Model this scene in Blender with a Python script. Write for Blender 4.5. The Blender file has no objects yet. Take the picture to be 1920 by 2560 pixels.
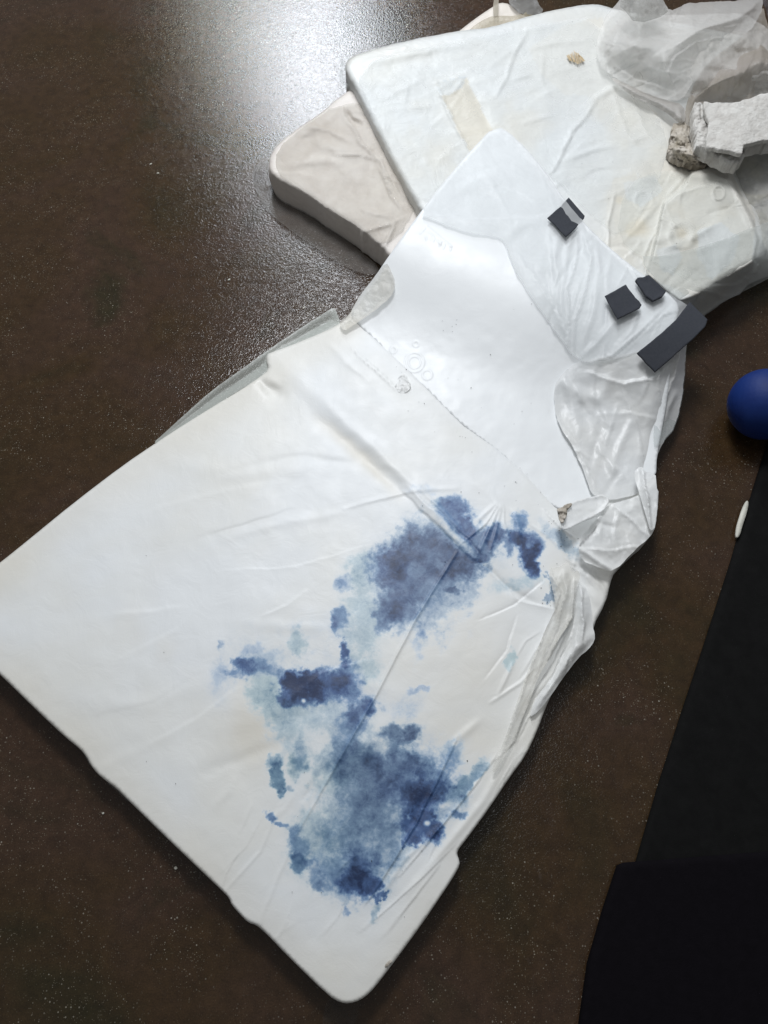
import bpy, bmesh, math, random
import numpy as np
from mathutils.geometry import delaunay_2d_cdt
from mathutils import Vector
random.seed(7); rng = np.random.RandomState(7)
S = bpy.context.scene
C = S.collection
# ------------------------------------------------------------------ camera
H = 1.5; T = math.radians(25); F = 2010.0
cam = bpy.data.cameras.new('camera'); co = bpy.data.objects.new('camera', cam); C.objects.link(co)
co.location = (0, 0, H); co.rotation_euler = (T, 0, 0)
cam.sensor_fit = 'VERTICAL'; cam.sensor_height = 24; cam.sensor_width = 18; cam.lens = F/2560*24
cam.clip_start = .01; cam.clip_end = 200
S.camera = co
# ------------------------------------------------------------------ world and lamps
W = bpy.data.worlds.new('World'); S.world = W; W.use_nodes = True
bg = W.node_tree.nodes['Background']; bg.inputs[0].default_value = (.96, .98, 1, 1); bg.inputs[1].default_value = .16
def lamp(name, loc, target, sx, sy, power, color, spread=math.pi):
    l = bpy.data.lights.new(name, 'AREA'); l.shape = 'RECTANGLE'; l.size = sx; l.size_y = sy; l.energy = power; l.color = color; l.spread = spread
    o = bpy.data.objects.new(name, l); C.objects.link(o); o.location = loc
    o.rotation_euler = (Vector(target)-Vector(loc)).to_track_quat('-Z', 'Y').to_euler(); return o
def mirrored(px, py, z):   # ceiling point whose mirror image in the floor falls at a given place of the view
    u, v = (px-960)/F, -(py-1280)/F; dy = v*math.cos(T)+math.sin(T); dz = v*math.sin(T)-math.cos(T); k = (H+z)/(-dz)
    return (u*k, dy*k, z)
lamp('hall_and_fill_lamp', mirrored(815, 265, 3.0), (.1, 1.1, 0), .74, 1.8, 92, (.88, .93, 1))
lamp('hall_and_fill_lamp', mirrored(930, 1120, 3.0), (.1, .9, 0), .8, .8, 76, (.95, .97, 1))  # this second one is added fill, unseen, its reflection hidden by the panel
lamp('side_lamp', mirrored(590, 70, 3.0), (-.2, 1.6, 0), .30, .9, 13, (.92, 1, .93))
lamp('overhead_fill', (-.1, 1.2, 3.1), (0, 1.2, 0), 1.0, 1.0, 8, (.95, .98, 1))  # unseen overhead light, added to even out near and far slabs
S.view_settings.view_transform = 'Standard'; S.view_settings.look = 'None'; S.view_settings.exposure = 0; S.view_settings.gamma = 1
# ------------------------------------------------------------------ helpers
ct, st = math.cos(T), math.sin(T)
def P(px, py, z=0.0):
    """photo position (1920x2560) seen at height z -> world point"""
    px = np.asarray(px, float); py = np.asarray(py, float); z = np.asarray(z, float)
    u = (px-960)/F; v = -(py-1280)/F
    dy = v*ct+st; dz = v*st-ct
    s = (H-z)/(-dz)
    return np.stack([u*s, dy*s, z+0*s], -1)
def proj(w):
    x, y, z = w[..., 0], w[..., 1], w[..., 2]-H
    yc = y*ct+z*st; zc = -y*st+z*ct
    return 960+F*x/(-zc), 1280-F*yc/(-zc)
def hsh(ix, iy, s):
    n = (ix*374761393+iy*668265263+s*1442695041).astype(np.int64) & 0x7fffffff
    n = ((n ^ (n >> 13))*1274126177) & 0x7fffffff
    n = (n ^ (n >> 16)) & 0xffff
    return n/65535.0
def vnoise(x, y, s=0):
    x = np.asarray(x, float); y = np.asarray(y, float)
    ix = np.floor(x).astype(np.int64); iy = np.floor(y).astype(np.int64); fx = x-ix; fy = y-iy
    fx = fx*fx*fx*(fx*(fx*6-15)+10); fy = fy*fy*fy*(fy*(fy*6-15)+10)
    a = hsh(ix, iy, s); b = hsh(ix+1, iy, s); c = hsh(ix, iy+1, s); d = hsh(ix+1, iy+1, s)
    return (a*(1-fx)+b*fx)*(1-fy)+(c*(1-fx)+d*fx)*fy
def fbm(x, y, sc, o=4, s=0, g=.5):
    t = 0; a = 1; n = 0
    for i in range(o):
        t = t+a*(vnoise(x/sc*2**i, y/sc*2**i, s+i*17)-.5)*2; n += a; a *= g
    return t/n
def sstep(a, b, x):
    t = np.clip((x-a)/(b-a), 0, 1); return t*t*(3-2*t)
def segdist(X, Y, a, b):
    dx, dy = b[0]-a[0], b[1]-a[1]; L = dx*dx+dy*dy+1e-9
    t = np.clip(((X-a[0])*dx+(Y-a[1])*dy)/L, 0, 1)
    ex = X-(a[0]+t*dx); ey = Y-(a[1]+t*dy)
    return np.hypot(ex, ey), t, (dx*(Y-a[1])-dy*(X-a[0]))
def crease(X, Y, pts, w, amp, kind='r', taper=True):
    """raised (or sunk) fold of the film along a polyline; kind r ridge, f one-sided fold, b broad flat bar"""
    best = np.full(X.shape, 1e9); tt = np.zeros(X.shape); sg = np.zeros(X.shape)
    lens = [math.dist(pts[i], pts[i+1]) for i in range(len(pts)-1)]; tot = sum(lens); acc = 0
    wob = fbm(X, Y, 38, 2, 91)*min(w*.5, 4)
    for i in range(len(pts)-1):
        d, t, s = segdist(X+wob, Y-wob, pts[i], pts[i+1])
        m = d < best
        best = np.where(m, d, best); tt = np.where(m, (acc+t*lens[i])/tot, tt); sg = np.where(m, s, sg); acc += lens[i]
    if kind == 'r': h = np.exp(-(best/w)**2)
    elif kind == 'f': h = np.where(sg > 0, np.exp(-best/w), np.exp(-(best/(w*.22))**2))
    elif kind == 'b': h = 1-sstep(w*.6, w*1.4, best)
    if taper: h = h*np.sqrt(np.clip(np.sin(np.pi*np.clip(tt*.94+.03, 0, 1)), 0, 1))
    return amp*h
def creases(X, Y, lst):
    h = np.zeros(X.shape)
    for c in lst:
        p = c[0]; w = c[1]; mg = w*5+12
        xs = [q[0] for q in p]; ys = [q[1] for q in p]
        m = (X > min(xs)-mg) & (X < max(xs)+mg) & (Y > min(ys)-mg) & (Y < max(ys)+mg)
        if m.any(): h[m] += crease(X[m], Y[m], *c)
    return h
def rand_creases(n, box, ang, spread, L, w, amp, seed, kinds='rf', bend=.12):
    r = random.Random(seed); out = []
    for i in range(n):
        x = r.uniform(box[0], box[2]); y = r.uniform(box[1], box[3]); a = math.radians(r.gauss(ang, spread)); l = r.uniform(*L)
        dx, dy = math.cos(a)*l/2, math.sin(a)*l/2; b = r.uniform(-bend, bend)*l
        out.append(([(x-dx, y-dy), (x-dy/l*b*2, y+dx/l*b*2), (x+dx, y+dy)], r.uniform(*w), r.choice((-1, 1, 1))*r.uniform(*amp), r.choice(kinds)))
    return out
def chaikin(p, n):
    for _ in range(n):
        q = []
        for i in range(len(p)):
            a, b = p[i], p[(i+1) % len(p)]
            q += [(a[0]*.75+b[0]*.25, a[1]*.75+b[1]*.25), (a[0]*.25+b[0]*.75, a[1]*.25+b[1]*.75)]
        p = q
    return p
def resample(p, step):
    q = []
    for i in range(len(p)):
        a, b = p[i], p[(i+1) % len(p)]; l = math.dist(a, b); n = max(1, int(round(l/step)))
        for k in range(n): q.append((a[0]+(b[0]-a[0])*k/n, a[1]+(b[1]-a[1])*k/n))
    return q
def inpoly(X, Y, p):
    r = np.zeros(X.shape, bool)
    for i in range(len(p)):
        (x1, y1), (x2, y2) = p[i], p[i-1]
        if y1 == y2: continue
        c = ((y1 > Y) != (y2 > Y)) & (X < (x2-x1)*(Y-y1)/(y2-y1)+x1)
        r ^= c
    return r
def pdist(X, Y, p):
    d = np.full(X.shape, 1e9)
    for i in range(len(p)):
        d = np.minimum(d, segdist(X, Y, p[i-1], p[i])[0])
    return d
def mkmesh(name, V, Fs, mat, parent=None, cols=None, smooth=True, origin=None):
    V = np.asarray(V, float)
    o0 = np.array(origin) if origin is not None else V.mean(0)*[1, 1, 0]+[0, 0, V[:, 2].min()]
    me = bpy.data.meshes.new(name); me.from_pydata((V-o0).tolist(), [], Fs); me.update()
    if smooth: me.polygons.foreach_set('use_smooth', [True]*len(me.polygons))
    if cols is not None:
        at = me.color_attributes.new('stain', 'FLOAT_COLOR', 'POINT'); at.data.foreach_set('color', np.asarray(cols, np.float32).ravel())
    me.materials.append(mat)
    o = bpy.data.objects.new(name, me); C.objects.link(o)
    if parent is not None:
        o.parent = parent; o.location = Vector(o0)-parent.location
    else: o.location = o0
    return o
def sheet(name, poly, zf, mat, parent=None, step=5, rnd=(0, 1), thick=None, floor=None, smooth=1, jag=0, col=None, dense=None, close=False, flare=0):
    """a draped or moulded sheet: outline, height field, rounded rim, sides of its own thickness"""
    p = chaikin(list(poly), smooth) if smooth else list(poly)
    p = resample(p, step)
    if jag:
        a = np.array(p); nx = fbm(a[:, 0], a[:, 1], 14, 3, 5)*jag; ny = fbm(a[:, 0], a[:, 1], 14, 3, 55)*jag
        p = [(x+i, y+j) for (x, y), i, j in zip(p, nx, ny)]
    a = np.array(p); x0, y0 = a.min(0); x1, y1 = a.max(0)
    def grid(s, box):
        gx, gy = np.meshgrid(np.arange(box[0], box[2], s), np.arange(box[1], box[3], s*.866))
        gx = gx+(np.arange(gx.shape[0]) % 2)[:, None]*s*.5
        return gx.ravel()+rng.uniform(-.12, .12, gx.size)*s, gy.ravel()+rng.uniform(-.12, .12, gx.size)*s
    GX, GY = grid(step, (x0, y0, x1, y1))
    if dense:
        s2, box = dense
        k = ~((GX > box[0]) & (GX < box[2]) & (GY > box[1]) & (GY < box[3])); ax, ay = grid(s2, box)
        GX = np.r_[GX[k], ax]; GY = np.r_[GY[k], ay]
    m = inpoly(GX, GY, p); GX, GY = GX[m], GY[m]
    ps = p[::max(1, int(4/step))] if len(p) > 400 else p
    d = pdist(GX, GY, p); m = d > step*.6; GX, GY, d = GX[m], GY[m], d[m]
    n = len(p)
    vs = [Vector(q) for q in p]+[Vector(q) for q in zip(GX.tolist(), GY.tolist())]
    ov, oe, of, orv, _, _ = delaunay_2d_cdt(vs, [(i, (i+1) % n) for i in range(n)], [], 1, 1e-5)
    X = np.array([v[0] for v in ov]); Y = np.array([v[1] for v in ov])
    D = pdist(X, Y, p); D[D < .3] = 0
    Z = zf(X, Y, D)
    if rnd[0]:
        q = np.clip(D/rnd[1], 0, 1); Z = Z-rnd[0]*(1-np.sqrt(np.clip(1-(1-q)**2, 0, 1)))
    V = P(X, Y, Z)
    cols = None
    if col is not None: cols = col(X, Y, D)
    Fs = [list(f)[::-1] for f in of]
    # y is flipped from photo to world, so make faces look up
    f0 = Fs[0]; aa, bb, cc = V[f0[0]], V[f0[1]], V[f0[2]]
    if np.cross(bb-aa, cc-aa)[2] < 0: Fs = [f[::-1] for f in Fs]
    if thick is not None or floor is not None:
        cnt = {}
        for f in Fs:
            for i in range(len(f)):
                e = (f[i], f[(i+1) % len(f)]); cnt[e] = 1
        be = [e for e in cnt if (e[1], e[0]) not in cnt]
        ids = sorted({i for e in be for i in e}); mp = {v: len(V)+k for k, v in enumerate(ids)}
        B = V[ids].copy(); B[:, 2] = floor if floor is not None else B[:, 2]-thick
        mid = V[ids].copy(); mid[:, 2] = mid[:, 2]*.5+B[:, 2]*.5
        if flare:
            cen = V.mean(0); dv = mid-cen; dv[:, 2] = 0; dv /= np.linalg.norm(dv, axis=1)[:, None]
            mid += dv*flare; B -= dv*flare*.6
        mp2 = {v: len(V)+len(ids)+k for k, v in enumerate(ids)}
        V = np.vstack([V, mid, B])
        if cols is not None: cols = np.vstack([cols, cols[ids], cols[ids]])
        for a_, b_ in be:
            Fs.append([b_, a_, mp[a_], mp[b_]]); Fs.append([mp[b_], mp[a_], mp2[a_], mp2[b_]])
    return mkmesh(name, V, Fs, mat, parent, cols)
def tag(o, label, cat, group=None):
    o['label'] = label; o['category'] = cat
    if group: o['group'] = group
    return o
def thing(name, label, cat, loc, group=None):
    o = bpy.data.objects.new(name, None); o.empty_display_size = .05; C.objects.link(o); o.location = loc
    bpy.context.view_layer.update(); return tag(o, label, cat, group)
# ------------------------------------------------------------------ materials
def mat(name):
    m = bpy.data.materials.new(name); m.use_nodes = True; nt = m.node_tree; return m, nt, nt.nodes, nt.links, nt.nodes['Principled BSDF']
def noise(N, L, scale, detail=4, rough=.55, dist=0, vec=None):
    n = N.new('ShaderNodeTexNoise'); n.inputs['Scale'].default_value = scale; n.inputs['Detail'].default_value = detail
    n.inputs['Roughness'].default_value = rough; n.inputs['Distortion'].default_value = dist
    if vec is not None: L.new(vec, n.inputs['Vector'])
    return n
def ramp(N, L, src, stops, interp='LINEAR'):
    r = N.new('ShaderNodeValToRGB'); r.color_ramp.interpolation = interp; e = r.color_ramp.elements
    while len(e) > 1: e.remove(e[-1])
    e[0].position = stops[0][0]; e[0].color = tuple(stops[0][1])+(1,)
    for p, c in stops[1:]:
        k = e.new(p); k.color = tuple(c)+(1,)
    L.new(src, r.inputs[0]); return r
def mixc(N, L, fac, a, b, blend='MIX'):
    m = N.new('ShaderNodeMix'); m.data_type = 'RGBA'; m.blend_type = blend
    for s, v in ((0, fac), (6, a), (7, b)):
        if hasattr(v, 'is_output') or isinstance(v, bpy.types.NodeSocket): L.new(v, m.inputs[s])
        else: m.inputs[s].default_value = v if s == 0 else tuple(v)+(1,)
    return m.outputs[2]
def math_(N, L, op, a, b=0.0, clamp=False):
    m = N.new('ShaderNodeMath'); m.operation = op; m.use_clamp = clamp
    for i, v in enumerate((a, b)):
        if isinstance(v, bpy.types.NodeSocket): L.new(v, m.inputs[i])
        else: m.inputs[i].default_value = v
    return m.outputs[0]
def bump(N, L, h, strength, dist, prev=None):
    b = N.new('ShaderNodeBump'); b.inputs['Strength'].default_value = strength; b.inputs['Distance'].default_value = dist
    L.new(h, b.inputs['Height'])
    if prev is not None: L.new(prev, b.inputs['Normal'])
    return b.outputs[0]
def geo(N): return N.new('ShaderNodeNewGeometry').outputs['Position']
def white_plastic(name, base=(.77, .79, .80), warm=(.72, .69, .60), warmth=.5, rough=.42, spec=.4, fine=.25, coat=0):
    m, nt, N, L, b = mat(name); pos = geo(N)
    n1 = noise(N, L, 3.2, 4, .5, .3, pos); r1 = ramp(N, L, n1.outputs[0], [(.42, (0, 0, 0)), (.68, (1, 1, 1))])
    c = mixc(N, L, math_(N, L, 'MULTIPLY', r1.outputs[0], warmth), base, warm)
    at = N.new('ShaderNodeAttribute'); at.attribute_name = 'stain'; sp = N.new('ShaderNodeSeparateColor'); L.new(at.outputs['Color'], sp.inputs[0])
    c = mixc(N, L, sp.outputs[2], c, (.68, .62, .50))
    sm = noise(N, L, 45, 6, .75, .4, pos); smr = ramp(N, L, sm.outputs[0], [(.60, (0, 0, 0)), (.78, (1, 1, 1))])
    c = mixc(N, L, math_(N, L, 'MULTIPLY', smr.outputs[0], .12), c, (.45, .43, .40))
    n2 = noise(N, L, 260, 5, .7, .6, pos); n3 = noise(N, L, 70, 5, .65, 1.2, pos)
    nn = math_(N, L, 'SUBTRACT', math_(N, L, 'ADD', math_(N, L, 'MULTIPLY', n2.outputs[0], .3), math_(N, L, 'MULTIPLY', n3.outputs[0], .7)), .5)
    edge = math_(N, L, 'MULTIPLY', math_(N, L, 'MINIMUM', math_(N, L, 'MULTIPLY', sp.outputs[0], 3.0), 1.0), nn)
    d = math_(N, L, 'ADD', sp.outputs[0], math_(N, L, 'MULTIPLY', edge, .6), True)
    blue = ramp(N, L, d, [(0, (.77, .79, .80)), (.15, (.56, .64, .73)), (.4, (.21, .33, .52)), (.7, (.060, .12, .28)), (1, (.010, .026, .085))])
    teal = ramp(N, L, d, [(0, (.77, .79, .80)), (.2, (.50, .61, .63)), (.5, (.19, .32, .40)), (.8, (.06, .14, .23)), (1, (.02, .05, .1))])
    grey = ramp(N, L, d, [(0, (.77, .79, .80)), (.2, (.48, .56, .62)), (.5, (.17, .24, .33)), (.8, (.05, .08, .14)), (1, (.012, .022, .05))])
    sc = mixc(N, L, sp.outputs[1], blue.outputs[0], teal.outputs[0]); sc = mixc(N, L, at.outputs['Alpha'], sc, grey.outputs[0])
    c = mixc(N, L, math_(N, L, 'MULTIPLY', d, 6.0, True), c, sc)
    L.new(c, b.inputs['Base Color'])
    rr = noise(N, L, 30, 3, .5, 0, pos)
    L.new(math_(N, L, 'ADD', math_(N, L, 'MULTIPLY', rr.outputs[0], .2), rough-.1), b.inputs['Roughness'])
    b.inputs['Specular IOR Level'].default_value = spec; b.inputs['Coat Weight'].default_value = coat; b.inputs['Coat Roughness'].default_value = .3
    w = noise(N, L, 22, 5, .55, 1.5, pos); f = noise(N, L, 420, 3, .5, 0, pos)
    nrm = bump(N, L, w.outputs[0], fine, .006); nrm = bump(N, L, f.outputs[0], .12, .001, nrm)
    L.new(nrm, b.inputs['Normal']); return m
def film(name, color=(.80, .82, .83), op=.5, rough=.32, fine=.4, dirt=None, transl=.35):
    m, nt, N, L, b = mat(name); pos = geo(N); out = N['Material Output']
    n = noise(N, L, 9, 4, .6, .8, pos)
    c2 = dirt or tuple(x*.94 for x in color)
    r = ramp(N, L, n.outputs[0], [(.35, color), (.7, c2)])
    L.new(r.outputs[0], b.inputs['Base Color']); b.inputs['Roughness'].default_value = rough; b.inputs['Specular IOR Level'].default_value = .45
    w = noise(N, L, 30, 6, .6, 2.0, pos); v = noise(N, L, 110, 3, .5, 1, pos)
    nrm = bump(N, L, w.outputs[0], fine, .008); nrm = bump(N, L, v.outputs[0], fine*.4, .002, nrm); L.new(nrm, b.inputs['Normal'])
    tl = N.new('ShaderNodeBsdfTranslucent'); L.new(r.outputs[0], tl.inputs[0])
    mx = N.new('ShaderNodeMixShader'); mx.inputs[0].default_value = transl; L.new(b.outputs[0], mx.inputs[1]); L.new(tl.outputs[0], mx.inputs[2])
    tr = N.new('ShaderNodeBsdfTransparent'); tr.inputs[0].default_value = (.985, .99, .99, 1)
    lw = N.new('ShaderNodeLayerWeight'); lw.inputs[0].default_value = .35
    o = math_(N, L, 'ADD', math_(N, L, 'MULTIPLY', lw.outputs['Facing'], .45), op)
    o = math_(N, L, 'ADD', o, math_(N, L, 'MULTIPLY', math_(N, L, 'SUBTRACT', n.outputs[0], .5), .35), True)
    m2 = N.new('ShaderNodeMixShader'); L.new(o, m2.inputs[0]); L.new(tr.outputs[0], m2.inputs[1]); L.new(mx.outputs[0], m2.inputs[2])
    L.new(m2.outputs[0], out.inputs[0]); return m
def plain(name, col, rough=.6, spec=.3, col2=None, nscale=60, bs=.3, bscale=300, bd=.002):
    m, nt, N, L, b = mat(name); pos = geo(N)
    n = noise(N, L, nscale, 5, .6, .3, pos); r = ramp(N, L, n.outputs[0], [(.35, col), (.7, col2 or tuple(x*1.25 for x in col))])
    L.new(r.outputs[0], b.inputs['Base Color']); b.inputs['Roughness'].default_value = rough; b.inputs['Specular IOR Level'].default_value = spec
    k = noise(N, L, bscale, 4, .6, 0, pos); L.new(bump(N, L, k.outputs[0], bs, bd), b.inputs['Normal']); return m
def floor_mat():
    m, nt, N, L, b = mat('floor_concrete'); pos = geo(N)
    n1 = noise(N, L, 2.6, 5, .55, .6, pos)
    c = ramp(N, L, n1.outputs[0], [(.30, (.021, .018, .007)), (.44, (.040, .023, .010)), (.60, (.046, .026, .016)), (.72, (.021, .019, .008))]).outputs[0]
    n2 = noise(N, L, 38, 6, .7, .4, pos); r2 = ramp(N, L, n2.outputs[0], [(.3, (.70, .70, .70)), (.7, (1.25, 1.25, 1.22))])
    c = mixc(N, L, 1.0, c, r2.outputs[0], 'MULTIPLY')
    n2b = noise(N, L, 420, 4, .6, 0, pos); r2b = ramp(N, L, n2b.outputs[0], [(.3, (.72, .72, .72)), (.7, (1.3, 1.3, 1.3))])
    c = mixc(N, L, 1.0, c, r2b.outputs[0], 'MULTIPLY')
    # sand grains and pale aggregate
    for sc, th, col, dens in ((330, .24, (.30, .27, .20), .55), (150, .19, (.36, .33, .27), .60), (70, .10, (.42, .40, .34), .68)):
        v = N.new('ShaderNodeTexVoronoi'); v.inputs['Scale'].default_value = sc; L.new(pos, v.inputs['Vector'])
        s = N.new('ShaderNodeSeparateColor'); L.new(v.outputs['Color'], s.inputs[0])
        near = math_(N, L, 'LESS_THAN', v.outputs['Distance'], th); pick = math_(N, L, 'GREATER_THAN', s.outputs[0], dens)
        cl = noise(N, L, 7, 3, .6, .5, pos); cr = ramp(N, L, cl.outputs[0], [(.40, (.1, .1, .1)), (.65, (1, 1, 1))])
        k = math_(N, L, 'MULTIPLY', math_(N, L, 'MULTIPLY', near, pick), math_(N, L, 'MULTIPLY', cr.outputs[0], s.outputs[1]))
        c = mixc(N, L, math_(N, L, 'MULTIPLY', k, .75), c, col)
    # scuffs
    mp = N.new('ShaderNodeMapping'); mp.inputs['Scale'].default_value = (3, .5, 1); mp.inputs['Rotation'].default_value = (0, 0, .35); L.new(pos, mp.inputs[0])
    sf = noise(N, L, 22, 6, .8, .4, mp.outputs[0]); sr = ramp(N, L, sf.outputs[0], [(.62, (0, 0, 0)), (.8, (1, 1, 1))])
    c = mixc(N, L, math_(N, L, 'MULTIPLY', sr.outputs[0], .25), c, (.16, .13, .12))
    L.new(c, b.inputs['Base Color'])
    rn = noise(N, L, 14, 4, .6, 0, pos); L.new(math_(N, L, 'ADD', math_(N, L, 'MULTIPLY', rn.outputs[0], .09), .10), b.inputs['Roughness'])
    b.inputs['Specular IOR Level'].default_value = .5
    v = N.new('ShaderNodeTexVoronoi'); v.feature = 'SMOOTH_F1'; v.inputs['Scale'].default_value = 240; v.inputs['Smoothness'].default_value = .8
    wp = noise(N, L, 60, 3, .5, 0, pos); ad = N.new('ShaderNodeVectorMath'); ad.operation = 'MULTIPLY_ADD'; L.new(wp.outputs['Color'], ad.inputs[0]); ad.inputs[1].default_value = (.02, .02, .02); L.new(pos, ad.inputs[2])
    L.new(ad.outputs[0], v.inputs['Vector'])
    nb = noise(N, L, 360, 3, .55, .3, pos)
    nrm = bump(N, L, v.outputs['Distance'], .28, .0012); nrm = bump(N, L, nb.outputs[0], .25, .0010, nrm)
    L.new(nrm, b.inputs['Normal']); return m
M_floor = floor_mat()
M_pad = white_plastic('stained_pad_plastic', warmth=.45, fine=.10)
M_board = white_plastic('bare_white_board', base=(.78, .80, .81), warmth=.0, fine=.04, rough=.38)
M_slab = white_plastic('old_pad_plastic', base=(.68, .72, .75), warm=(.70, .68, .61), warmth=.5, fine=.45, rough=.4)
M_slabc = white_plastic('cream_pad_plastic', base=(.71, .67, .64), warm=(.71, .66, .60), warmth=.7, fine=.4, rough=.5)
M_film = film('clear_film', op=.34, fine=.2, color=(.85, .87, .88), transl=.2)
M_film_thin = film('thin_clear_film', op=.20, fine=.3, color=(.62, .66, .66))
M_film_flap = film('flap_film', op=.66, fine=.12, color=(.64, .68, .64))
M_film_warm = film('aged_film', op=.50, color=(.80, .79, .75), dirt=(.74, .71, .64), fine=.25, transl=.2)
M_film_white = film('milky_film', op=.80, color=(.86, .87, .87), dirt=(.84, .84, .82), fine=.14, transl=.2)
M_bag = film('bag_film', op=.34, color=(.86, .85, .83), dirt=(.72, .70, .67), fine=.5, rough=.28, transl=.25)
M_bag_brown = film('bag_film_brown', op=.60, color=(.48, .43, .39), dirt=(.36, .32, .26), fine=.6, rough=.3)
M_black = plain('black_loop_tape', (.042, .046, .056), .9, .2, (.052, .056, .066), 200, .5, 900, .0015)
M_mat = plain('black_mat', (.005, .005, .005), .85, .10, (.0075, .0075, .0075), 40, .3, 500)
M_ball = plain('blue_rubber', (.004, .020, .125), .58, .25, (.006, .028, .155), 20, .25, 260, .0012)
M_chip = plain('pale_chip', (.55, .54, .48), .6, .3)
M_plaster = plain('plaster', (.50, .48, .45), .9, .15, (.66, .65, .62), 40, .8, 160, .004)
M_rag = plain('dirty_clump', (.30, .26, .20), .8, .2, (.58, .54, .49), 22, .6, 90, .006)
M_dirt = plain('dirt', (.04, .035, .03), .9, .1)
M_rust = plain('rust_mark', (.45, .33, .18), .8, .1, (.60, .50, .36), 150)
# ------------------------------------------------------------------ floor
bm = bmesh.new(); bmesh.ops.create_grid(bm, x_segments=8, y_segments=8, size=14)
me = bpy.data.meshes.new('floor'); bm.to_mesh(me); bm.free(); me.materials.append(M_floor)
fl = bpy.data.objects.new('floor', me); C.objects.link(fl); fl['kind'] = 'structure'; fl['label'] = 'dark brown textured glossy concrete floor'
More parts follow.
